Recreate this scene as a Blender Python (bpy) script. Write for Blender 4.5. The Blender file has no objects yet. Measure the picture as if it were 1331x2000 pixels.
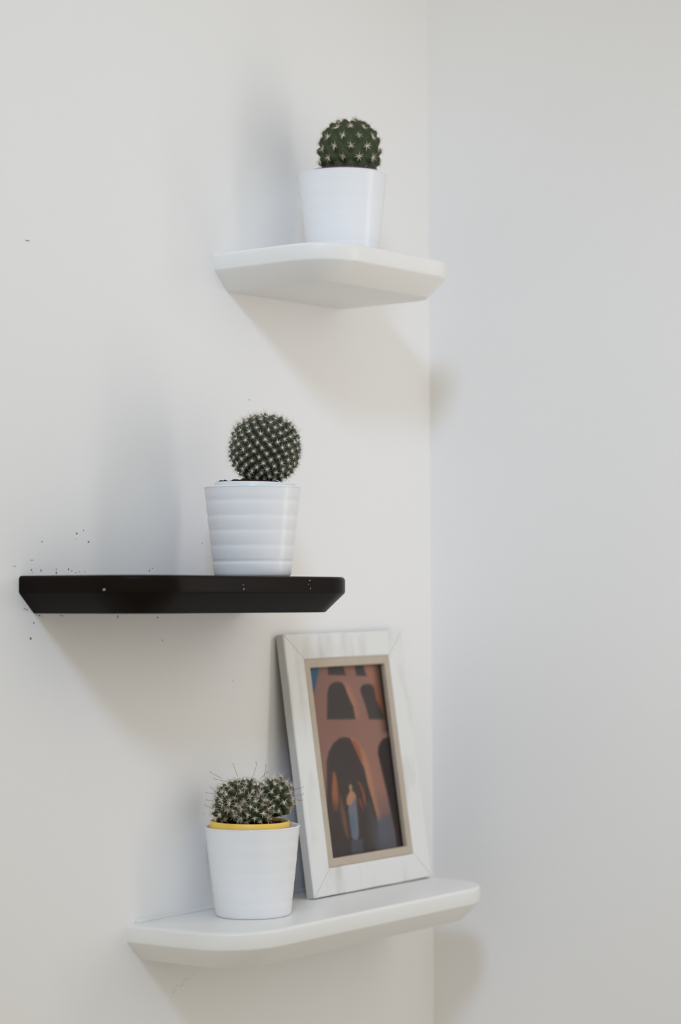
import bpy, math, random
import numpy as np
from mathutils import Vector, Matrix
random.seed(7)
rng = np.random.default_rng(7)
SC = bpy.context.scene
COL = SC.collection

# ------------------------------------------------------------------ camera
Z0 = 1.5                                    # camera height above the floor
FPX, PITCH, ROLL, YAW = 4400.6, 0.0358011, -0.0052574, 0.6369629
cyw, syw = math.cos(YAW), math.sin(YAW)
FW = Vector((cyw * math.cos(PITCH), syw * math.cos(PITCH), math.sin(PITCH)))
r0 = Vector((syw, -cyw, 0))
u0 = r0.cross(FW)
RT = r0 * math.cos(ROLL) + u0 * math.sin(ROLL)
UP = u0 * math.cos(ROLL) - r0 * math.sin(ROLL)
cam = bpy.data.cameras.new('camera')
camo = bpy.data.objects.new('camera', cam)
COL.objects.link(camo)
M = Matrix((RT, UP, -FW)).transposed().to_4x4()
M.translation = Vector((0, -1.36, Z0))
camo.matrix_world = M
cam.sensor_fit = 'VERTICAL'
cam.sensor_height = 36.0
cam.sensor_width = 24.0
cam.lens = FPX / 2000 * 36.0
cam.clip_start = 0.05
cam.dof.use_dof = True
cam.dof.focus_distance = 2.03
cam.dof.aperture_fstop = 4.0
SC.camera = camo

# ------------------------------------------------------------------ world, lights, exposure
WORLD_COL, WORLD_STR = (1.0, 0.985, 0.905), 0.685
A_POS, A_RAD, A_W, A_COL, A_CONE = (-0.11, -1.35, 2.95), 0.20, 83.0, (0.55, 0.71, 1.0), 36.0
B_POS, B_W, B_COL = (1.97, -0.58, 1.60), 0.72, (1.0, 0.92, 0.88)
w = bpy.data.worlds.new('room_light')
SC.world = w
w.use_nodes = True
bgn = w.node_tree.nodes['Background']
bgn.inputs[0].default_value = (*WORLD_COL, 1)
bgn.inputs[1].default_value = WORLD_STR


def area(name, pos, target, sx, sy, watts, col):
    l = bpy.data.lights.new(name, 'AREA')
    l.shape = 'RECTANGLE'
    l.size, l.size_y = sx, sy
    l.energy = watts
    l.color = col
    o = bpy.data.objects.new(name, l)
    COL.objects.link(o)
    o.location = pos
    o.rotation_euler = (Vector(target) - Vector(pos)).to_track_quat('-Z', 'Y').to_euler()
    return o


l = bpy.data.lights.new('ceiling_spot_light', 'SPOT')       # cool ceiling spot above the photographer
l.energy, l.color, l.shadow_soft_size = A_W, A_COL, A_RAD
l.spot_size, l.spot_blend = math.radians(A_CONE), 1.0
o = bpy.data.objects.new('ceiling_spot_light', l)
COL.objects.link(o)
o.location = A_POS
o.rotation_euler = (Vector((1.76, -0.05, 1.54)) - Vector(A_POS)).to_track_quat('-Z', 'Y').to_euler()
area('hall_lamp_light', B_POS, (1.5, -0.0, B_POS[2]), 0.07, 0.75, B_W, B_COL)              # tall narrow warm light at the right
SC.view_settings.view_transform = 'Standard'
SC.view_settings.look = 'None'
SC.view_settings.gamma = 1.0
SC.view_settings.exposure = 0.0
SC.view_settings.use_curve_mapping = False


# ------------------------------------------------------------------ helpers
def srgb(r, g, b):
    f = lambda c: (c / 255 / 12.92) if c / 255 <= 0.04045 else ((c / 255 + 0.055) / 1.055) ** 2.4
    return (f(r), f(g), f(b))


def mat(name, col, rough=0.5, spec=0.5, coat=0.0, noise=None, bump=None, attr=None, sss=0.0, trans=None):
    """noise=(scale, amount, colour2[, stretch]); bump=(scale, strength, distance[, stretch])"""
    m = bpy.data.materials.new(name)
    m.use_nodes = True
    nt = m.node_tree
    b = nt.nodes['Principled BSDF']
    b.inputs['Roughness'].default_value = rough
    b.inputs['Specular IOR Level'].default_value = spec
    b.inputs['Coat Weight'].default_value = coat
    b.inputs['Coat Roughness'].default_value = 0.15
    if sss:
        b.inputs['Subsurface Weight'].default_value = sss
        b.inputs['Subsurface Radius'].default_value = (0.004, 0.004, 0.004)
        b.inputs['Subsurface Scale'].default_value = 0.5
    tc = nt.nodes.new('ShaderNodeTexCoord')

    def ntex(scale, stretch=None, detail=5):
        n = nt.nodes.new('ShaderNodeTexNoise')
        n.inputs['Scale'].default_value = scale
        n.inputs['Detail'].default_value = detail
        if stretch:
            mp = nt.nodes.new('ShaderNodeMapping')
            mp.inputs['Scale'].default_value = stretch
            nt.links.new(tc.outputs['Object'], mp.inputs['Vector'])
            nt.links.new(mp.outputs['Vector'], n.inputs['Vector'])
        else:
            nt.links.new(tc.outputs['Object'], n.inputs['Vector'])
        return n
    src = None
    if attr:
        a = nt.nodes.new('ShaderNodeAttribute')
        a.attribute_name = attr
        src = a.outputs['Color']
    if noise:
        n = ntex(noise[0], noise[3] if len(noise) > 3 else None)
        rp = nt.nodes.new('ShaderNodeValToRGB')
        lo = noise[4] if len(noise) > 4 else (0.4, 0.7)
        rp.color_ramp.elements[0].position = lo[0]
        rp.color_ramp.elements[1].position = lo[1]
        rp.color_ramp.elements[0].color = (0, 0, 0, 1)
        rp.color_ramp.elements[1].color = (noise[1],) * 3 + (1,)
        nt.links.new(n.outputs['Fac'], rp.inputs['Fac'])
        mx = nt.nodes.new('ShaderNodeMix')
        mx.data_type = 'RGBA'
        nt.links.new(rp.outputs['Color'], mx.inputs['Factor'])
        if src:
            nt.links.new(src, mx.inputs[6])
        else:
            mx.inputs[6].default_value = (*col, 1)
        mx.inputs[7].default_value = (*noise[2], 1)
        src = mx.outputs[2]
    if src:
        nt.links.new(src, b.inputs['Base Color'])
    else:
        b.inputs['Base Color'].default_value = (*col, 1)
    if bump:
        n = ntex(bump[0], bump[3] if len(bump) > 3 else None, 4)
        bp = nt.nodes.new('ShaderNodeBump')
        bp.inputs['Strength'].default_value = bump[1]
        bp.inputs['Distance'].default_value = bump[2]
        nt.links.new(n.outputs['Fac'], bp.inputs['Height'])
        nt.links.new(bp.outputs['Normal'], b.inputs['Normal'])
    return m


def glass_mat(name):
    m = bpy.data.materials.new(name)
    m.use_nodes = True
    b = m.node_tree.nodes['Principled BSDF']
    b.inputs['Base Color'].default_value = (1, 1, 1, 1)
    b.inputs['Roughness'].default_value = 0.03
    b.inputs['Transmission Weight'].default_value = 1.0
    b.inputs['IOR'].default_value = 1.02
    return m


def me(name, v, f, m=None, smooth=False, angle=None):
    d = bpy.data.meshes.new(name)
    d.from_pydata([tuple(map(float, p)) for p in v], [], [tuple(map(int, q)) for q in f])
    d.update()
    if m:
        d.materials.append(m)
    if smooth:
        for p in d.polygons:
            p.use_smooth = True
        if angle:
            d.set_sharp_from_angle(angle=angle)
    return d


def ob(name, data, parent=None, loc=(0, 0, 0), rot=(0, 0, 0)):
    o = bpy.data.objects.new(name, data)
    COL.objects.link(o)
    o.parent = parent
    o.location = loc
    o.rotation_euler = rot
    return o


def tag(o, label=None, cat=None, group=None, kind=None):
    if label:
        o['label'] = label
    if cat:
        o['category'] = cat
    if group:
        o['group'] = group
    if kind:
        o['kind'] = kind
    return o


def boxv(x0, x1, y0, y1, z0, z1):
    v = [(x, y, z) for z in (z0, z1) for y in (y0, y1) for x in (x0, x1)]
    f = [(0, 2, 3, 1), (4, 5, 7, 6), (0, 1, 5, 4), (2, 6, 7, 3), (0, 4, 6, 2), (1, 3, 7, 5)]
    return v, f


def lathe(prof, seg=96, closed=False):
    v, f = [], []
    n = len(prof)
    for i in range(seg):
        a = 2 * math.pi * i / seg
        for r, z in prof:
            v.append((r * math.cos(a), r * math.sin(a), z))
    for i in range(seg):
        j = (i + 1) % seg
        for k in range(n - 1):
            f.append((i * n + k, j * n + k, j * n + k + 1, i * n + k + 1))
    if prof[0][0] > 1e-6:
        f.append([i * n for i in range(seg)][::-1])
    return v, f


# ------------------------------------------------------------------ materials
paint = mat('wall_paint', (0.875, 0.865, 0.85), 0.75, 0.25, noise=(2.5, 0.25, (0.885, 0.872, 0.855)), bump=(140, 0.12, 0.0006))
floor_m = mat('floor_boards', (0.58, 0.51, 0.43), 0.5, noise=(6, 0.6, (0.50, 0.43, 0.35), (1, 8, 1)))
white_m = mat('white_shelf_paint', (0.83, 0.825, 0.80), 0.38, 0.5, noise=(9, 0.2, (0.78, 0.775, 0.745)), bump=(60, 0.06, 0.0006))
black_m = mat('black_shelf_lacquer', srgb(20, 15, 12), 0.32, 0.06, noise=(14, 0.4, srgb(26, 20, 16)), bump=(50, 0.05, 0.0005))
pot_m = mat('white_pot_glaze', (0.83, 0.84, 0.86), 0.27, 0.45, bump=(30, 0.03, 0.0004))
inner_m = mat('pale_blue_plastic', (0.74, 0.79, 0.82), 0.4)
yellow_m = mat('yellow_plastic', srgb(246, 206, 92), 0.4, noise=(55, 0.5, srgb(226, 176, 66)))
purple_m = mat('purple_plastic', srgb(96, 48, 78), 0.4)
soil_m = mat('potting_soil', srgb(48, 31, 25), 0.95, 0.1, noise=(420, 0.8, srgb(84, 60, 46)), bump=(600, 1.0, 0.001))
spine_cream = mat('cream_spine', srgb(226, 214, 190), 0.55)
spine_white = mat('white_spine', srgb(232, 228, 214), 0.55)
spine_tan = mat('tan_spine', srgb(196, 176, 146), 0.6)
spine_brown = mat('brown_hooked_spine', srgb(132, 88, 74), 0.5)
rust_m = mat('rust_spine', srgb(168, 126, 86), 0.6)
hair_m = mat('white_hair', srgb(236, 230, 220), 0.6)
pink_m = mat('pinkish_hair', srgb(205, 170, 155), 0.6)
body_m = mat('cactus_skin', (0.1, 0.14, 0.08), 0.55, 0.25, attr='tint', noise=(300, 0.35, srgb(70, 80, 62)), bump=(500, 0.25, 0.0006))
rail_m = mat('whitewashed_wood', (0.79, 0.785, 0.76), 0.6, 0.35, noise=(38, 0.42, srgb(176, 170, 160), (1, 1, 0.3), (0.52, 0.74)), bump=(120, 0.3, 0.0008, (1, 1, 0.25)))
edge_m = mat('grey_frame_edge', (0.56, 0.55, 0.52), 0.65, 0.3, noise=(60, 0.4, (0.46, 0.44, 0.41), (1, 1, 0.3)))
liner_m = mat('taupe_liner', srgb(190, 176, 158), 0.6, noise=(70, 0.4, srgb(176, 160, 140)))
print_m = mat('picture_print', (0.5, 0.4, 0.3), 0.45, 0.3, attr='ink')
card_m = mat('brown_backing_card', srgb(78, 56, 42), 0.9)
speck_m = mat('dark_speck', srgb(116, 110, 104), 0.8)
scuff_m = mat('brown_scuff', srgb(212, 202, 190), 0.8)
chip_m = mat('pale_chip', srgb(190, 182, 172), 0.8)
caulk_m = mat('white_caulk', (0.8, 0.8, 0.77), 0.5)
glass_m = glass_mat('picture_glass')

# ------------------------------------------------------------------ setting
XC = 2.0012
wl = ob('wall_left', me('wall_left', *boxv(-1.6, XC + 0.12, 0, 0.12, 0, 2.8), paint))
wr = ob('wall_right', me('wall_right', *boxv(XC, XC + 0.12, -2.4, -0.0, 0, 2.8), paint))
fl = ob('floor', me('floor', *boxv(-1.6, XC + 0.12, -3.2, 0.12, -0.08, 0), floor_m))
for o in (wl, wr, fl):
    o['kind'] = 'structure'


def ray(px, py):
    return FW + RT * ((px - 665.5) / FPX) - UP * ((py - 1000) / FPX)


def on_wall(px, py, y=0.0):
    """world point of the left wall seen at a photo pixel (for measuring where marks sit)"""
    d = ray(px, py)
    t = (y + 1.36) / d.y
    return Vector((0, -1.36, Z0)) + d * t


# small dark paint flecks on the wall around the black shelf's left end
sv, sf = [], []


def fleck(px, py, w_, h_, ang=0.0):
    p = on_wall(px, py)
    k = 1 / 2350.0
    n = 6
    i0 = len(sv)
    for i in range(n):
        a = 2 * math.pi * i / n
        rr = random.uniform(0.7, 1.2)
        x, z = math.cos(a) * w_ * k / 0.6 * 0.5 * rr, math.sin(a) * h_ * k * 0.5 * rr
        x, z = x * math.cos(ang) - z * math.sin(ang), x * math.sin(ang) + z * math.cos(ang)
        sv.append((p.x + x, -0.0001, p.z + z))
    i1 = len(sv)
    sv.append((p.x, -0.00025, p.z))
    for i in range(n):
        sf.append((i0 + i, i0 + (i + 1) % n, i1))


for a in [(61, 1113, 3, 5), (63, 1118, 2, 2), (80, 1114, 2, 6), (110, 1112, 2, 3), (110, 1118, 3, 4), (110, 1121, 2, 3),
          (134, 1112, 2, 7), (140, 1115, 2, 3), (148, 1119, 3, 2), (165, 1117, 2, 2), (48, 1189, 4, 2), (52, 1191, 4, 2),
          (71, 1201, 3, 2), (77, 1202, 4, 4), (83, 1204, 2, 2), (118, 1202, 2, 2), (122, 1203, 2, 4), (230, 1205, 2, 9),
          (66, 1217, 2, 5), (60, 1247, 4, 5), (150, 1042, 3, 6), (148, 1052, 2, 2), (173, 1058, 3, 5), (82, 1058, 4, 2),
          (28, 1106, 7, 1.5), (62, 1094, 6, 2), (308, 1206, 3, 3), (318, 1252, 2, 2), (395, 1061, 1.8, 3), (292, 1115, 2, 6),
          (298, 1110, 2, 2), (53, 470, 9, 2), (487, 781, 2, 3), (398, 1590, 1.6, 2), (163, 1036, 2, 3), (155, 1117, 2, 2),
          (317, 1250, 2, 2), (455, 1330, 2, 2)]:
    fleck(*a)
tag(ob('paint_flecks', me('paint_flecks', sv, sf, speck_m), wl), kind='stuff')
sv, sf = [], []
for k in range(12):                                         # scratch marks under the lower shelf
    fleck(336 + 3.6 * k + random.uniform(-2, 2), 1938 - 3.2 * k + random.uniform(-3, 3), 0.8, random.uniform(4, 9), 0.5)
tag(ob('scuff_marks', me('scuff_marks', sv, sf, scuff_m), wl), kind='stuff')


# ------------------------------------------------------------------ shelves
def shelf_mesh(name, L, D, r, t1, t2, c, m):
    bev = 0.0035
    NA = 14

    def outline(inset):
        rr = max(r - inset, 0.004)
        x0, x1, y1 = inset, L - inset, -(D - inset)
        pts = [(x0, 0.0)]
        for s in range(1, 7):
            pts.append((x0, (y1 + rr) * s / 7))
        for i in range(NA + 1):
            a = math.pi + (math.pi / 2) * i / NA
            pts.append((x0 + rr + rr * math.cos(a), y1 + rr + rr * math.sin(a)))
        for s in range(1, 8):
            pts.append((x0 + rr + (x1 - x0 - 2 * rr) * s / 8, y1))
        for i in range(NA + 1):
            a = 1.5 * math.pi + (math.pi / 2) * i / NA
            pts.append((x1 - rr + rr * math.cos(a), y1 + rr + rr * math.sin(a)))
        for s in range(1, 7):
            pts.append((x1, (y1 + rr) * (7 - s) / 7))
        pts.append((x1, 0.0))
        return pts
    H = t1 + t2
    layers = [(c, 0.0), (c - 0.0008, 0.0006)]
    layers += [(0.0010, t2 - 0.0014), (0.0003, t2 - 0.0004), (0.0, t2 + 0.0008)]
    for i in range(6):
        a = (math.pi / 2) * i / 5
        layers.append((bev * (1 - math.cos(a)), H - bev + bev * math.sin(a)))
    v, f = [], []
    for ins, z in layers:
        v += [(x, y, z) for x, y in outline(ins)]
    n = len(outline(0))
    for k in range(len(layers) - 1):
        for i in range(n):
            j = (i + 1) % n
            f.append((k * n + i, k * n + j, (k + 1) * n + j, (k + 1) * n + i))
    f.append(list(range(n))[::-1])
    f.append([(len(layers) - 1) * n + i for i in range(n)])
    return me(name, v, f, m, True, math.radians(28))


SH = {
    'top': dict(x=1.63913, z=0.28754, L=0.2190, ta=0.00493, tb=-0.00456, D=0.13835, t1=0.01561, t2=0.01926, r=0.045),
    'mid': dict(x=1.37743, z=-0.0164, L=0.3205, ta=-0.00477, tb=0.00107, D=0.13593, t1=0.01418, t2=0.01819, r=0.055),
    'low': dict(x=1.51369, z=-0.32908, L=0.4150, ta=0.00534, tb=-0.00533, D=0.13243, t1=0.01500, t2=0.01859, r=0.055),
}
CH = 0.0186
LBL = {'top': 'small white shelf with rounded front corners, topmost on the wall',
       'mid': 'glossy black shelf with rounded front corners, in the middle of the wall',
       'low': 'long white shelf carrying the picture frame, lowest on the wall'}
shelf = {}
for k, s in SH.items():
    m = black_m if k == 'mid' else white_m
    o = ob('wall_shelf', shelf_mesh('wall_shelf', s['L'], s['D'], s['r'], s['t1'], s['t2'], CH, m), None,
           (s['x'], 0.0, Z0 + s['z']), (s['tb'], -s['ta'], 0))
    tag(o, LBL[k], 'shelf', 'wall shelves')
    shelf[k] = o


def top_pt(k, x, y):
    s = SH[k]
    return Vector((x, y, Z0 + s['z'] + s['t1'] + s['t2'] + s['ta'] * (x - s['x']) + s['tb'] * y))


# caulk bead along the back of the lower shelf
s = SH['low']
H = s['t1'] + s['t2']
cv, cf = [], []
NB = 26
for i in range(NB + 1):
    x = 0.012 + (s['L'] - 0.03) * i / NB
    q = 0.0032 * (0.8 + 0.4 * random.random())
    for y, z in ((-0.0003, H - 0.0006), (-q, H - 0.0006), (-q * 0.55, H + q * 0.55), (-0.0003, H + q)):
        cv.append((x, y, z))
for i in range(NB):
    for k in range(3):
        cf.append((i * 4 + k, i * 4 + k + 1, i * 4 + 5 + k, i * 4 + 4 + k))
cf += [(0, 3, 2, 1), (NB * 4, NB * 4 + 1, NB * 4 + 2, NB * 4 + 3)]
ob('caulk_bead', me('caulk_bead', cv, cf, caulk_m, True), shelf['low'])

# chips in the lacquer of the black shelf
s = SH['mid']


def chip(parent, uc, dep, zc, size, mt, nrm):
    n = Vector(nrm).normalized()
    t = n.cross(Vector((0, 0, 1))).normalized()
    u = t.cross(n)
    c0 = Vector((uc, -dep, zc))
    v = []
    for i in range(8):
        a = 2 * math.pi * i / 8
        rr = random.uniform(0.6, 1.2)
        v.append(c0 + n * 0.0001 + t * math.cos(a) * size[0] * rr + u * math.sin(a) * size[1] * rr)
    v.append(c0 + n * 0.0006)
    return ob('paint_chip', me('paint_chip', v, [(i, (i + 1) % 8, 8) for i in range(8)], mt), parent)


# points on the rounded left corner and the right corner (local shelf coordinates)
def corner_pt(k, right, deg, grow=0.0):
    s = SH[k]
    cx = s['L'] - s['r'] if right else s['r']
    a = math.radians(deg)
    n = Vector((math.cos(a), math.sin(a), 0))
    return (cx + n.x * s['r'], -(-s['D'] + s['r'] + n.y * s['r'])), n


(uc, dp), n = corner_pt('mid', False, 196)
chip(shelf['mid'], uc, dp, s['t2'] + 0.002, (0.0016, 0.0011), chip_m, n)
for du, dz, sz in ((0.135, 0.0062, 0.0006), (0.136, 0.0025, 0.0008), (0.230, 0.0105, 0.0007), (0.231, 0.0035, 0.0008), (0.228, 0.007, 0.0005)):
    chip(shelf['mid'], du, s['D'], s['t2'] + dz, (sz, sz * 0.9), chip_m, (0, -1, 0))


# ------------------------------------------------------------------ pots
def pot_profile(amp):
    rb, rt, hh = 0.0347, 0.0440, 0.0817
    rad = lambda z: rb + (rt - rb) * (z / hh) ** 0.92
    gro = [0.0135, 0.0278, 0.0413, 0.0545, 0.0680]
    prof = [(0.0, 0.0006), (rb - 0.004, 0.0006), (rb - 0.0028, 0.0), (rb - 0.0012, 0.0002), (rb - 0.0003, 0.0012)]
    zs = [0.0022]
    edges = [0.0] + gro + [hh]
    out = []
    for a, b in zip(edges[:-1], edges[1:]):
        N = 10
        for i in range(N):
            t = i / N
            z = a + (b - a) * t
            if z < 0.002:
                continue
            bulge = amp * 0.00042 * math.sin(math.pi * min(1.0, t * 1.02)) ** 0.6 * (0.55 + 0.9 * t) if b < hh else amp * 0.0004 * min(1, t * 3)
            out.append((rad(z) + bulge - 0.0004 - (0.0004 * amp if (t == 0 and a == gro[0]) else 0.0), z))
    prof += out
    R = rt
    prof += [(R, hh - 0.0012), (R - 0.0003, hh - 0.0003), (R - 0.0011, hh), (R - 0.0019, hh - 0.0003), (R - 0.0023, hh - 0.0012),
             (R - 0.0031, hh - 0.012), (rb - 0.001, 0.02), (rb - 0.002, 0.004), (0.0, 0.0038)]
    return prof


POT_MESH = {k: me('cover_pot', *lathe(pot_profile(a), 112), pot_m, True, math.radians(50)) for k, a in (('top', 0.5), ('mid', 1.0), ('low', 0.42))}


def nursery_mesh(r, top, drop, m, lip=0.0016, lipw=0.0014):
    prof = [(0.0, top - 0.062), (r * 0.74, top - 0.062), (r - lipw, top - drop), (r, top - drop + 0.0003), (r, top - 0.0006), (r - 0.0005, top), (r - 0.0014, top),
            (r - 0.0019, top - 0.0006), (r * 0.93, top - 0.02), (0, top - 0.021)]
    return me('nursery_pot', *lathe(prof, 80), m, True, math.radians(40))


def soil_mesh(r, z, amp, seed, mound=0.0):
    g = np.random.default_rng(seed)
    v, f = [], []
    NR, NS = 16, 60
    ph = g.uniform(0, 6.28, (8, 2))
    for i in range(NR + 1):
        for j in range(NS):
            rr = r * i / NR
            a = 2 * math.pi * j / NS
            x, y = rr * math.cos(a), rr * math.sin(a)
            n = sum(math.sin(x * (300 + 170 * q) + ph[q, 0]) * math.sin(y * (340 + 150 * q) + ph[q, 1]) for q in range(8)) / 3
            e = 1.0 if i < NR else 0.3
            v.append((x, y, z + e * amp * (n + g.uniform(-0.8, 0.8)) + mound * (1 - (i / NR) ** 2)))
    for i in range(NR):
        for j in range(NS):
            k = (j + 1) % NS
            f.append((i * NS + j, (i + 1) * NS + j, (i + 1) * NS + k, i * NS + k))
    return me('soil', v, f, soil_m)


# ------------------------------------------------------------------ cactus building
def cone(v, f, p, d, ln, r, sides=3, bend=None):
    """thin tapering spine of one or more segments from p along d"""
    d = Vector(d).normalized()
    t = d.orthogonal().normalized()
    b = d.cross(t)
    i0 = len(v)
    for i in range(sides):
        a = 2 * math.pi * i / sides
        v.append(p + (t * math.cos(a) + b * math.sin(a)) * r)
    if bend is None:
        v.append(p + d * ln)
        for i in range(sides):
            f.append((i0 + i, i0 + (i + 1) % sides, i0 + sides))
        return
    mid = p + d * ln * 0.5 + Vector(bend) * 0.35 * ln
    j0 = len(v)
    for i in range(sides):
        a = 2 * math.pi * i / sides
        v.append(mid + (t * math.cos(a) + b * math.sin(a)) * r * 0.75)
    v.append(p + d * ln * 0.85 + Vector(bend) * ln)
    for i in range(sides):
        q = (i + 1) % sides
        f.append((i0 + i, i0 + q, j0 + q, j0 + i))
        f.append((j0 + i, j0 + q, j0 + sides))


def star_mesh(name, n, ln, r, spread, m, central=1, curl=0.0, tuft=0.0, seed=0):
    """radiating spine cluster, local +Z is outwards"""
    g = random.Random(seed)
    v, f = [], []
    for i in range(n):
        a = 2 * math.pi * (i + g.uniform(-0.25, 0.25)) / n
        e = math.radians(spread + g.uniform(-12, 12))
        d = Vector((math.sin(e) * math.cos(a), math.sin(e) * math.sin(a), math.cos(e)))
        bd = None
        if curl:
            bd = Vector((g.uniform(-1, 1), g.uniform(-1, 1), g.uniform(-1, 0.5))) * curl
        cone(v, f, Vector((0, 0, 0)), d, ln * g.uniform(0.7, 1.15), r, 3, bd)
    for i in range(central):
        d = Vector((g.uniform(-0.35, 0.35), g.uniform(-0.35, 0.35), 1))
        cone(v, f, Vector((0, 0, 0)), d, ln * 0.9, r * 1.1)
    if tuft:                                               # woolly areole: a small low dome
        i0 = len(v)
        for lv, zz in ((1.0, -0.3), (0.8, 0.35)):
            for i in range(6):
                a = math.pi / 3 * i
                v.append(Vector((math.cos(a) * tuft * lv, math.sin(a) * tuft * lv, zz * tuft)))
        v.append(Vector((0, 0, tuft * 0.7)))
        for i in range(6):
            j = (i + 1) % 6
            f.append((i0 + i, i0 + j, i0 + 6 + j, i0 + 6 + i))
            f.append((i0 + 6 + i, i0 + 6 + j, i0 + 12))
    return me(name, v, f, m)


def fib_dirs(n, zmin=-0.95):
    out = []
    ga = math.pi * (3 - math.sqrt(5))
    for i in range(n):
        z = 1 - (i + 0.5) * (1 - zmin) / n
        r = math.sqrt(max(0, 1 - z * z))
        out.append((r * math.cos(ga * i), r * math.sin(ga * i), z))
    return np.array(out)


def tubercle_body(name, dirs, R, sxyz, h, sig, seg, c_lo, c_hi, expo=2.0, power=1.0, lift=0.0, seed=1, jitter=0.12):
    """one continuous globe with a tubercle at every direction; returns mesh and the tubercle tips with their normals"""
    nu, nv = seg
    th = np.linspace(0, np.pi, nv)[:, None]
    ph = np.linspace(0, 2 * np.pi, nu, endpoint=False)[None, :]
    X = np.stack([np.sin(th) * np.cos(ph), np.sin(th) * np.sin(ph), np.cos(th) * np.ones_like(ph)], -1).reshape(-1, 3)
    g = np.random.default_rng(seed)
    hh = h * (1 + g.uniform(-jitter, jitter, len(dirs)))
    ang = np.arccos(np.clip(X @ dirs.T, -1, 1)) / sig
    bump = np.exp(-np.abs(ang) ** expo)
    B = (bump * hh[None, :]).max(1)
    rel = bump.max(1)
    # super-ellipsoid: a bit boxier than a sphere
    sup = (np.abs(X[:, 0:2] ** 2).sum(1) ** (power) + np.abs(X[:, 2]) ** (2 * power)) ** (-1 / (2 * power))
    P = X * (R * sup)[:, None] * np.array(sxyz) + X * B[:, None] + np.array([0, 0, 1.0]) * (lift * B)[:, None]
    f = []
    for i in range(nv - 1):
        for j in range(nu):
            k = (j + 1) % nu
            if i == 0:
                f.append((i * nu + j, (i + 1) * nu + j, (i + 1) * nu + k))
            elif i == nv - 2:
                f.append((i * nu + j, (i + 1) * nu + j, i * nu + k))
            else:
                f.append((i * nu + j, (i + 1) * nu + j, (i + 1) * nu + k, i * nu + k))
    d = me(name, P, f, body_m, True)
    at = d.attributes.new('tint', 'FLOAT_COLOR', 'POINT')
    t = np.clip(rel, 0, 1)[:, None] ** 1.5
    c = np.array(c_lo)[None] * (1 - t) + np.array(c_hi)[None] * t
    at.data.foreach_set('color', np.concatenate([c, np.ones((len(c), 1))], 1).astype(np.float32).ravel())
    sd = (np.abs(dirs[:, 0:2] ** 2).sum(1) ** power + np.abs(dirs[:, 2]) ** (2 * power)) ** (-1 / (2 * power))
    tips = dirs * (R * sd)[:, None] * np.array(sxyz) + dirs * hh[:, None] + np.array([0, 0, 1.0]) * (lift * hh)[:, None]
    return d, tips


def place_clusters(parent, tips, dirs, meshes, zmin, sink=0.0004, tilt=0.0, name='spine_cluster'):
    n = 0
    for p, d in zip(tips, dirs):
        if p[2] < zmin:
            continue
        d = Vector(d)
        o = bpy.data.objects.new(name, meshes[n % len(meshes)])
        COL.objects.link(o)
        o.parent = parent
        dd = (d + Vector((0, 0, tilt))).normalized()
        q = dd.to_track_quat('Z', 'Y')
        mm = q.to_matrix().to_4x4() @ Matrix.Rotation(random.uniform(0, 6.28), 4, 'Z')
        s_ = random.uniform(0.85, 1.15)
        o.matrix_local = Matrix.Translation(Vector(p) - d * sink) @ mm @ Matrix.Scale(s_, 4)
        n += 1


def hairs(name, parent, tips, dirs, zmin, per, ln, r, m, spread=0.7, curl=0.0):
    v, f = [], []
    for p, d in zip(tips, dirs):
        if p[2] < zmin:
            continue
        for k in range(per):
            e = Vector(d) + Vector(rng.normal(0, spread, 3))
            bd = Vector(rng.normal(0, curl, 3)) if curl else None
            cone(v, f, Vector(p), e, ln * random.uniform(0.6, 1.2), r, 3, bd)
    return tag(ob(name, me(name, v, f, m), parent), kind='stuff')


def potted(label, k, x, y, rotz=0.0):
    root = bpy.data.objects.new('potted_cactus', None)
    COL.objects.link(root)
    root.empty_display_size = 0.03
    root.location = top_pt(k, x, y)
    root.rotation_euler = (SH[k]['tb'], -SH[k]['ta'], rotz)
    tag(root, label, 'potted plant', 'potted cacti')
    ob('cover_pot', POT_MESH[k], root)
    return root


PH = 0.0817
# ---- top cactus: few large tubercles, star spines
t = potted('small cactus with few large knobs in a white pot, on the topmost shelf', 'top', 1.7512, -0.0690)
ip = (0.0012, -0.0016, 0)
ob('nursery_pot', nursery_mesh(0.0350, PH + 0.0030, 0.006, purple_m), t, ip)
ob('soil', soil_mesh(0.0325, PH - 0.002, 0.0008, 3), t, ip)
rows = [(-0.62, 12), (-0.30, 12), (0.02, 12), (0.33, 12), (0.60, 12), (0.81, 9), (0.94, 6)]
dirs = []
for i, (z, n) in enumerate(rows):
    for j in range(n):
        a = 2 * math.pi * (j + 0.5 * (i % 2)) / n + 0.15
        r = math.sqrt(1 - z * z)
        dirs.append((r * math.cos(a), r * math.sin(a), z))
dirs = np.array(dirs)
bd, tips = tubercle_body('cactus_body', dirs, 0.0262, (1, 1, 1.02), 0.0054, 0.185, (180, 120), srgb(66, 74, 48), srgb(46, 56, 36), 2.0, 1.15, 0.1, 5)
c = ob('cactus_body', bd, t, (0.0046, -0.0062, PH + 0.0222))
stars = [star_mesh('spine_cluster', 7, 0.0055, 0.00050, 66, spine_cream, 1, 0.0, 0.0011, q) for q in range(4)]
place_clusters(c, tips, dirs, stars, -0.022, 0.0006)

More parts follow.
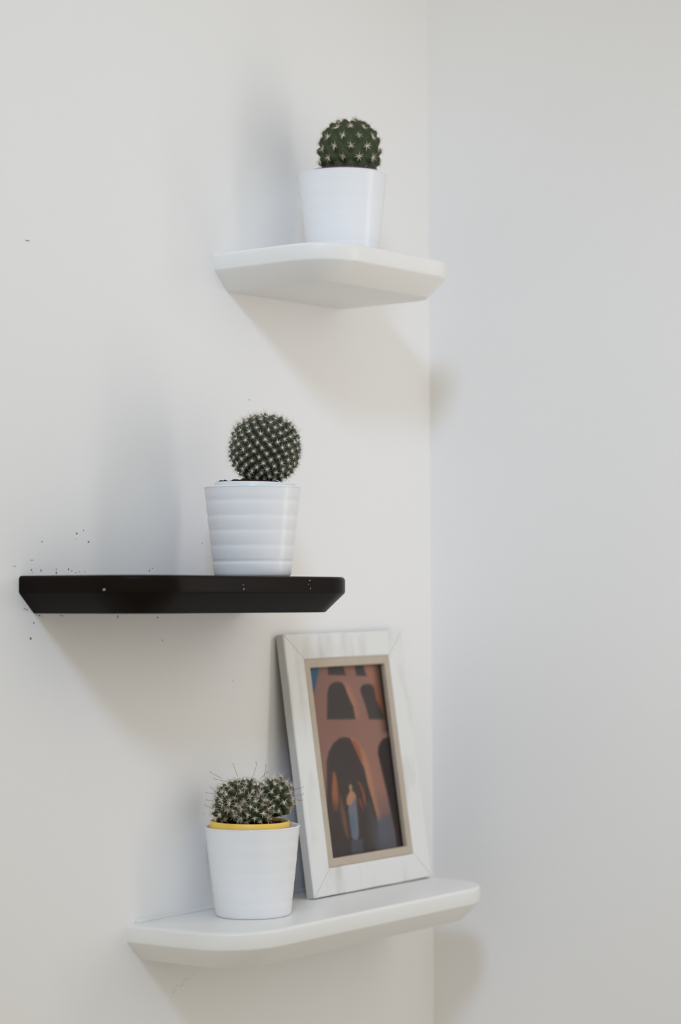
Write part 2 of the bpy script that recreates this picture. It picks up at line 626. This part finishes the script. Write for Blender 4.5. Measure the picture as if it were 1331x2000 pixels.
# ---- middle cactus: round, very many small tubercles
t = potted('round cactus with many white spine stars in a ribbed white pot on the black shelf', 'mid', 1.5935, -0.0816)
ip = (0.0005, -0.0008, 0)
o = ob('nursery_pot', nursery_mesh(0.0370, PH + 0.0030, 0.0075, inner_m), t, ip, (0, 0, 0))
o.rotation_euler = (0.012, 0.012, 0)
ob('soil', soil_mesh(0.0345, PH + 0.0005, 0.0010, 4, 0.0065), t, ip)
dirs = fib_dirs(262, -0.93)
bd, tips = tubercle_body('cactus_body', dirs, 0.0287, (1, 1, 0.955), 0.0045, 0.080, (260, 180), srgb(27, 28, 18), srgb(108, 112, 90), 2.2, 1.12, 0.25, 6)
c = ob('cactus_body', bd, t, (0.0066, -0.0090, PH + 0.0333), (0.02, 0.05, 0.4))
stars = [star_mesh('spine_cluster', 9, 0.0040, 0.00021, 70, spine_white, 1, 0.0, 0.00075, 20 + q) for q in range(5)]
place_clusters(c, tips, dirs, stars, -0.030, 0.0003, 0.25)
hairs('fine_spines', c, tips, dirs, -0.03, 3, 0.0062, 0.00007, hair_m, 0.5)
top = tips[:, 2] > 0.017
hairs('crown_hairs', c, tips[top], dirs[top], 0, 3, 0.0062, 0.0001, pink_m, 0.4)
# soil lump and twigs at the left of the rim
lump = []
for (dx, dy, s_) in ((-0.0155, 0.0210, 0.0042), (-0.0128, 0.0175, 0.0030), (-0.0170, 0.0235, 0.0026)):
    lm, _ = tubercle_body('soil_lump', fib_dirs(14, -1), s_, (1.2, 1.0, 0.55), s_ * 0.3, 0.4, (20, 14), (0.1, 0.07, 0.05), (0.1, 0.07, 0.05), 2, 1, 0, int(s_ * 1e5))
    lm.materials[0] = soil_m
    ob('soil_lump', lm, t, (dx, dy, PH + 0.0030))
tv, tf = [], []
for dx, dy, hh in ((-0.0190, 0.0262, 0.0060), (-0.0088, 0.0118, 0.0068), (-0.0080, 0.0105, 0.005)):
    cone(tv, tf, Vector((dx, dy, PH + 0.001)), (0.05, 0.02, 1), hh, 0.0004)
ob('twig', me('twig', tv, tf, speck_m), t)

# ---- lower cactus: clump of heads with hooked spines in a yellow nursery pot
t = potted('clumping hairy cactus with a yellow inner pot rim, on the lowest shelf', 'low', 1.6216, -0.0583)
ip = (-0.0022, 0.0030, 0)
o = ob('nursery_pot', nursery_mesh(0.0367, PH + 0.0045, 0.0085, yellow_m), t, ip)
o.rotation_euler = (0.016, 0.010, 0)
ob('soil', soil_mesh(0.0345, PH + 0.0012, 0.0011, 9, 0.002), t, ip)
curly = [star_mesh('spine_cluster', 9, 0.0048, 0.00022, 62, spine_cream, 1, 0.35, 0.0011, 40 + q) for q in range(4)]
curly += [star_mesh('spine_cluster', 8, 0.0044, 0.00026, 55, rust_m, 2, 0.4, 0.0011, 61)]
curly += [star_mesh('spine_cluster', 8, 0.0050, 0.00024, 60, spine_tan, 2, 0.4, 0.0009, 50 + q) for q in range(2)]


def scr(dx_px, dd=0.0):
    """offset to the viewer's right by dx photo pixels and towards the viewer by dd metres"""
    k = dx_px / 2130.0
    return (syw * k - cyw * dd, -cyw * k - syw * dd)


heads = [(-22, -0.004, 0.0208, (1.2, 1.2, 0.95), 0.0205, 108, 2), (48, -0.002, 0.0158, (1, 1, 1.3), 0.0225, 60, 3), (-48, 0.008, 0.0122, (1.1, 1.1, 0.95), 0.0120, 38, 4),
         (8, 0.014, 0.0130, (1.2, 1.15, 0.9), 0.0115, 42, 5), (22, -0.006, 0.0128, (1, 1, 1.15), 0.0155, 42, 6)]
allt, alld = [], []
for i, (px, dd, R, sq, zc, n, sd) in enumerate(heads):
    dirs = fib_dirs(n, -0.75)
    sig = 1.28 / math.sqrt(n) * 0.98
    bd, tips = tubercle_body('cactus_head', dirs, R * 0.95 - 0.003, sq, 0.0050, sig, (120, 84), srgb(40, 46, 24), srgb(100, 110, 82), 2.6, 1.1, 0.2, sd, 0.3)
    ox, oy = scr(px * 0.93 - 1, dd)
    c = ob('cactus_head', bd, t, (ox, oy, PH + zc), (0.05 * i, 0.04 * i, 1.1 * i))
    place_clusters(c, tips, dirs, curly, -0.014 if R > 0.02 else -0.010, 0.0004, 0.1)
    mk = tips[:, 2] > -0.004
    hairs('white_wool', c, tips[mk], dirs[mk], -1, 10, 0.0062, 0.00013, hair_m, 0.75, 0.3)
# hooked spines
hv = [(-68, 0.0, 0.050, (-1.0, 0.55), 0.013), (-56, 0.0, 0.047, (-1.0, 0.18), 0.013), (-72, 0.0, 0.034, (-1, 0.05), 0.014), (-74, 0, 0.031, (-0.7, 0.8), 0.012),
      (-78, 0.0, 0.026, (-1, 0.1), 0.011), (-82, 0.0, 0.016, (-1, 0.5), 0.012), (-32, 0, 0.052, (-0.35, 1), 0.013), (4, 0, 0.053, (0.3, 1), 0.013),
      (28, 0, 0.051, (0.2, 1), 0.012), (20, 0.004, 0.050, (0.8, 0.7), 0.010), (70, 0, 0.047, (0.7, 0.8), 0.013), (84, 0, 0.037, (1, 0.15), 0.014),
      (84, 0, 0.031, (1, 0.05), 0.014), (84, 0, 0.027, (1, -0.1), 0.013)]
for px, dd, z, (ax, az), ln in hv:
    sc_ = 0.86
    ox, oy = scr(px * sc_, dd)
    p0 = Vector((ox, oy, PH + z * 0.86))
    d = (RT * ax + Vector((0, 0, az))).normalized()
    up_ = (Vector((0, 0, 1)) if abs(az) < 0.6 else -RT)
    pts = [p0 + d * ln * q for q in (0, 0.35, 0.7, 0.9)] + [p0 + d * ln * 0.99 + up_ * ln * 0.07, p0 + d * ln * 0.93 + up_ * ln * 0.16]
    rs = [0.00016, 0.00015, 0.00014, 0.00016, 0.0002, 0.00008]
    v, f = [], []
    for q, (pp, rr) in enumerate(zip(pts, rs)):
        tt = Vector((0, 0, 1)).cross(d).normalized()
        bb = d.cross(tt)
        for s_ in range(4):
            a = math.pi / 2 * s_
            v.append(pp + (tt * math.cos(a) + bb * math.sin(a)) * rr)
    for q in range(len(pts) - 1):
        for s_ in range(4):
            n_ = (s_ + 1) % 4
            f.append((q * 4 + s_, q * 4 + n_, q * 4 + 4 + n_, q * 4 + 4 + s_))
    ob('hooked_spine', me('hooked_spine', v, f, spine_brown), t)

# ------------------------------------------------------------------ picture frame leaning on the wall
FA = Vector((1.7290, -0.0480, 0))
FB = Vector((1.9230, -0.0505, 0))
ev = (FB - FA).normalized()
FWID, FHGT, FTH = 0.1970, 0.2552, 0.0098
LEAN = math.radians(8.15)
root = bpy.data.objects.new('picture_frame', None)
COL.objects.link(root)
root.empty_display_size = 0.05
pA = top_pt('low', FA.x, FA.y)
pB = top_pt('low', FB.x, FB.y)
ex = (pB - pA).normalized()
hz = ex.cross(Vector((0, 0, 1))).normalized()              # horizontal, out of the wall
uz = (Vector((0, 0, 1)) * math.cos(LEAN) - hz * math.sin(LEAN)).normalized()
uz = (uz - ex * uz.dot(ex)).normalized()
nz = ex.cross(uz).normalized()                             # frame front normal
MM = Matrix((ex, -nz, uz)).transposed().to_4x4()           # local x along, y backwards, z up
MM.translation = pA + Vector((0, 0, 0.0012))
root.matrix_world = MM
tag(root, 'whitewashed wooden picture frame leaning on the wall with an arcade photo', 'picture frame')
RWL, RWB, RWT, RWR = 0.0292, 0.0266, 0.0255, 0.0275
W_, H_ = FWID, FHGT
ox0, ox1, oz0, oz1 = RWL, W_ - RWR, RWB, H_ - RWT


def rail(quad, gap=0.00025):
    """mitred rail: front face polygon slightly domed, depth FTH; quad in (x,z) order outer0, outer1, inner1, inner0"""
    v, f = [], []
    N = 10
    rows_ = [(0.0, FTH), (0.0, 0.0012), (0.035, 0.0001), (0.07, 0.0), (0.93, 0.0003), (0.97, 0.0008), (1.0, 0.002), (1.0, FTH)]
    o0, o1, i1, i0 = [Vector((a, 0, b)) for a, b in quad]
    for i in range(N + 1):
        s_ = i / N
        s_ = 0.0016 + s_ * (1 - 0.0032)
        oo, ii = o0.lerp(o1, s_), i0.lerp(i1, s_)
        for t_, y in rows_:
            p = oo.lerp(ii, t_)
            wob = random.uniform(-1, 1) * 0.0002 if 0 < i < N else 0.0
            v.append((p.x + wob, y + (random.uniform(0, 0.00015) if y < 0.003 else 0), p.z + wob))
    n = len(rows_)
    for i in range(N):
        for k in range(n):
            q = (k + 1) % n
            f.append((i * n + k, i * n + q, (i + 1) * n + q, (i + 1) * n + k))
    f.append(list(range(n))[::-1])
    f.append([N * n + k for k in range(n)])
    d = me('frame_rail', v, f, rail_m)
    d.materials.append(edge_m)
    for i in range(N):
        d.polygons[i * n].material_index = 1
    return d


ob('frame_rail', rail([(0, H_), (0, 0), (ox0, oz0), (ox0, oz1)]), root)
ob('frame_rail', rail([(0, 0), (W_, 0), (ox1, oz0), (ox0, oz0)]), root)
ob('frame_rail', rail([(W_, 0), (W_, H_), (ox1, oz1), (ox1, oz0)]), root)
ob('frame_rail', rail([(W_, H_), (0, H_), (ox0, oz1), (ox1, oz1)]), root)
LW, LT = 0.0082, 0.0082                                    # liner width
gx0, gx1, gz0, gz1 = ox0 + LW, ox1 - LW, oz0 + LW, oz1 - LW
DG = 0.0062                                                # depth of the glass behind the front


def liner(quad):
    v, f = [], []
    o0, o1, i1, i0 = [Vector((a, 0, b)) for a, b in quad]
    rows_ = [(0.0, 0.0070), (0.0, 0.0012), (0.08, 0.0008), (0.92, 0.0010), (1.0, 0.0016), (1.0, 0.0060), (0.9, 0.0070)]
    for s_ in (0.0, 1.0):
        for t_, y in rows_:
            p = o0.lerp(o1, s_).lerp(i0.lerp(i1, s_), t_)
            v.append((p.x, y, p.z))
    n = len(rows_)
    for k in range(n):
        q = (k + 1) % n
        f.append((k, q, n + q, n + k))
    f += [list(range(n))[::-1], [n + k for k in range(n)]]
    return me('inner_liner', v, f, liner_m)


for q in ([(ox0, oz1), (ox0, oz0), (gx0, gz0), (gx0, gz1)], [(ox0, oz0), (ox1, oz0), (gx1, gz0), (gx0, gz0)],
          [(ox1, oz0), (ox1, oz1), (gx1, gz1), (gx1, gz0)], [(ox1, oz1), (ox0, oz1), (gx0, gz1), (gx1, gz1)]):
    o = ob('inner_liner', liner(q), root)
    o['label'] = 'taupe liner strip'
v, f = boxv(gx0 - 0.002, gx1 + 0.002, DG, DG + 0.0006, gz0 - 0.002, gz1 + 0.002)
ob('glass_pane', me('glass_pane', v, f, glass_m), root)
v, f = boxv(0.0025, W_ - 0.0025, 0.0099, 0.0108, 0.0025, H_ - 0.0025)
ob('backing_board', me('backing_board', v, f, card_m), root)

sv2, sf2 = boxv(W_ * 0.40, W_ * 0.60, 0.0108, 0.0122, 0.012, 0.120)
ob('easel_strut', me('easel_strut', sv2, sf2, card_m), root)

# ---- the print: arcade at dusk with a statue; drawn in a flat coordinate system q of 1095 x 2000
NXP, NZP = 150, 260
us = np.linspace(-0.1, 1.03, NXP)
vs = np.linspace(-0.02, 1.02, NZP)
UU, VV = np.meshgrid(us, vs)


def homography(src, dst):
    A, b = [], []
    for (x, y), (X, Y) in zip(src, dst):
        A += [[x, y, 1, 0, 0, 0, -X * x, -X * y], [0, 0, 0, x, y, 1, -Y * x, -Y * y]]
        b += [X, Y]
    h = np.linalg.solve(np.array(A, float), np.array(b, float))
    return np.append(h, 1).reshape(3, 3)


Hm = homography([(0, 1), (1, 1), (0, 0), (1, 0)], [(84, 113), (743, 83), (299, 1900), (954, 1792)])
PW = np.stack([UU, VV, np.ones_like(UU)], -1) @ Hm.T
QX, QY = PW[..., 0] / PW[..., 2], PW[..., 1] / PW[..., 2]


def smooth_poly(pts, it=2):
    p = np.array(pts, float)
    for _ in range(it):
        nx = np.roll(p, -1, 0)
        p = np.stack([p * 0.75 + nx * 0.25, p * 0.25 + nx * 0.75], 1).reshape(-1, 2)
    return p


def poly_mask(pts, soft=8.0, rnd=0):
    p = smooth_poly(pts, rnd) if rnd else np.array(pts, float)
    ins = np.zeros(QX.shape, bool)
    dist = np.full(QX.shape, 1e9)
    for (x0, y0), (x1, y1) in zip(p, np.roll(p, -1, 0)):
        cond = ((y0 > QY) != (y1 > QY))
        with np.errstate(divide='ignore', invalid='ignore'):
            xi = (x1 - x0) * (QY - y0) / (y1 - y0 + 1e-12) + x0
        ins ^= cond & (QX < xi)
        L2 = (x1 - x0) ** 2 + (y1 - y0) ** 2 + 1e-9
        t_ = np.clip(((QX - x0) * (x1 - x0) + (QY - y0) * (y1 - y0)) / L2, 0, 1)
        dist = np.minimum(dist, np.hypot(QX - x0 - t_ * (x1 - x0), QY - y0 - t_ * (y1 - y0)))
    sdv = np.where(ins, dist, -dist)
    return np.clip(sdv / soft * 0.5 + 0.5, 0, 1)


img = np.zeros(QX.shape + (3,)) + np.array([138, 101, 90.])
img += (np.clip((QX - 250) / 500, -0.5, 1) * 8)[..., None] * np.array([1, 0.6, 0.2])
img -= (np.clip((QY - 1250) / 300, 0, 1))[..., None] * np.array([38, 18, 8.])


def draw(pts, colr, soft=9, rnd=0, alpha=1.0):
    global img
    m_ = poly_mask(pts, soft, rnd) * alpha
    if np.ndim(alpha):
        m_ = poly_mask(pts, soft, rnd) * alpha
    img = img * (1 - m_[..., None]) + np.array(colr, float) * m_[..., None]


draw([(60, 60), (165, 60), (152, 170), (130, 290), (112, 360), (60, 240)], (44, 88, 122), 10)
draw([(250, 60), (390, 60), (420, 184), (250, 176)], (60, 58, 58), 8)
draw([(395, 60), (440, 60), (455, 185), (424, 184)], (150, 98, 74), 14, 0, 0.8)
draw([(495, 60), (580, 60), (620, 194), (520, 186)], (58, 56, 56), 8)
draw([(590, 60), (700, 60), (715, 260), (660, 230), (625, 190)], (160, 108, 84), 30, 1)
# upper arches: glowing reveal first, then the dark opening
draw([(330, 240), (400, 238), (455, 285), (505, 400), (550, 600), (480, 596), (400, 300)], (170, 116, 90), 26, 1)
draw([(240, 596), (244, 340), (262, 280), (300, 250), (345, 240), (385, 250), (412, 290), (430, 350), (470, 440), (490, 480), (512, 596)], (60, 54, 53), 9)
draw([(640, 262), (700, 270), (740, 330), (800, 470), (820, 600), (740, 560), (690, 380)], (160, 92, 56), 22, 1)
draw([(560, 340), (556, 305), (585, 272), (630, 266), (665, 274), (690, 320), (706, 410), (745, 490), (800, 600), (640, 598), (605, 470)], (60, 55, 54), 9)
# darkness along the right edge of the upper floor
g_ = np.clip((QX - (640 + (QY - 90) * 0.125)) / 110, 0, 1) * np.clip((820 - QY) / 120, 0, 1)
img = img * (1 - 0.82 * g_[..., None] ** 1.6)
# great arch
draw([(400, 762), (480, 772), (545, 830), (600, 940), (640, 1060), (668, 1260), (735, 1530), (770, 1640), (700, 1600), (610, 1100), (500, 830)], (168, 116, 88), 26, 1)
draw([(560, 860), (610, 960), (645, 1080), (690, 1330), (760, 1600), (730, 1560), (650, 1260)], (184, 130, 102), 26, 1, 0.6)
draw([(470, 785), (530, 820), (590, 1000), (545, 960), (500, 860)], (150, 78, 44), 16, 1, 0.9)
draw([(238, 1300), (236, 990), (256, 900), (300, 820), (360, 772), (410, 762), (455, 772), (485, 830), (540, 950), (592, 1060), (620, 1190), (668, 1350), (715, 1530), (750, 1700), (790, 1920), (200, 2000), (240, 1700)], (58, 51, 49), 9)
fade = np.clip((1500 - QY) / 160, 0, 1)
draw([(296, 1090), (316, 1096), (334, 1180), (346, 1290), (350, 1460), (300, 1460), (284, 1300), (290, 1180)], (150, 88, 60), 12, 0, fade)
draw([(360, 1300), (382, 1370), (425, 1520), (452, 1740), (405, 1660), (372, 1500)], (112, 76, 64), 14, 1, 0.9)
draw([(524, 1172), (552, 1188), (596, 1290), (612, 1420), (590, 1380), (566, 1250)], (156, 82, 42), 8, 1)
draw([(528, 1326), (562, 1348), (592, 1450), (570, 1440)], (128, 70, 42), 8, 1, 0.9)
draw([(610, 1380), (660, 1380), (720, 1600), (760, 1800), (660, 1800)], (80, 80, 84), 30, 0, 0.5)
# statue on a pedestal
draw([(445, 1232), (452, 1212), (464, 1204), (476, 1216), (480, 1244), (474, 1276), (458, 1280)], (160, 124, 100), 7, 1)
draw([(458, 1270), (486, 1270), (516, 1310), (516, 1370), (470, 1420), (428, 1400), (422, 1350), (436, 1306)], (172, 126, 94), 9, 1)
draw([(434, 1418), (470, 1400), (512, 1310), (530, 1500), (546, 1730), (478, 1740), (458, 1560)], (108, 112, 124), 10, 1)
draw([(452, 1500), (500, 1480), (510, 1700), (480, 1720)], (84, 102, 124), 14, 1, 0.8)
draw([(466, 1738), (575, 1722), (590, 1860), (480, 1885)], (74, 77, 84), 8)
# right pier foot and right-hand arch
draw([(700, 1540), (850, 1500), (900, 1800), (720, 1830)], (86, 88, 100), 40)
draw([(1000, 740), (815, 764), (762, 790), (728, 850), (722, 920), (760, 1080), (802, 1260), (850, 1480), (885, 1660), (905, 1830), (1000, 1830)], (34, 29, 28), 10)
low = np.clip((QY - 1700) / 200, 0, 1)[..., None]
img = img * (1 - 0.35 * low) + np.array([50, 48, 50.]) * 0.35 * low
img = img * 0.88 + np.array([122, 104, 94.]) * 0.12
lin = np.where(img / 255 <= 0.04045, img / 255 / 12.92, ((img / 255 + 0.055) / 1.055) ** 2.4) * 1.2
px0, px1, pz0, pz1 = gx0 + 0.0080, gx1, gz0, gz1     # the part of the print seen past the liner
YP = 0.0073
vv = np.stack([px0 + (px1 - px0) * UU, np.full_like(UU, YP), pz0 + (pz1 - pz0) * VV], -1).reshape(-1, 3)
ff = []
for i in range(NZP - 1):
    for j in range(NXP - 1):
        a = i * NXP + j
        ff.append((a, a + 1, a + NXP + 1, a + NXP))
pm = me('picture_print', vv, ff, print_m)
at = pm.attributes.new('ink', 'FLOAT_COLOR', 'POINT')
at.data.foreach_set('color', np.concatenate([lin.reshape(-1, 3), np.ones((NXP * NZP, 1))], 1).astype(np.float32).ravel())
o = ob('picture_print', pm, root)
o['label'] = 'print of orange-lit arches with a statue'
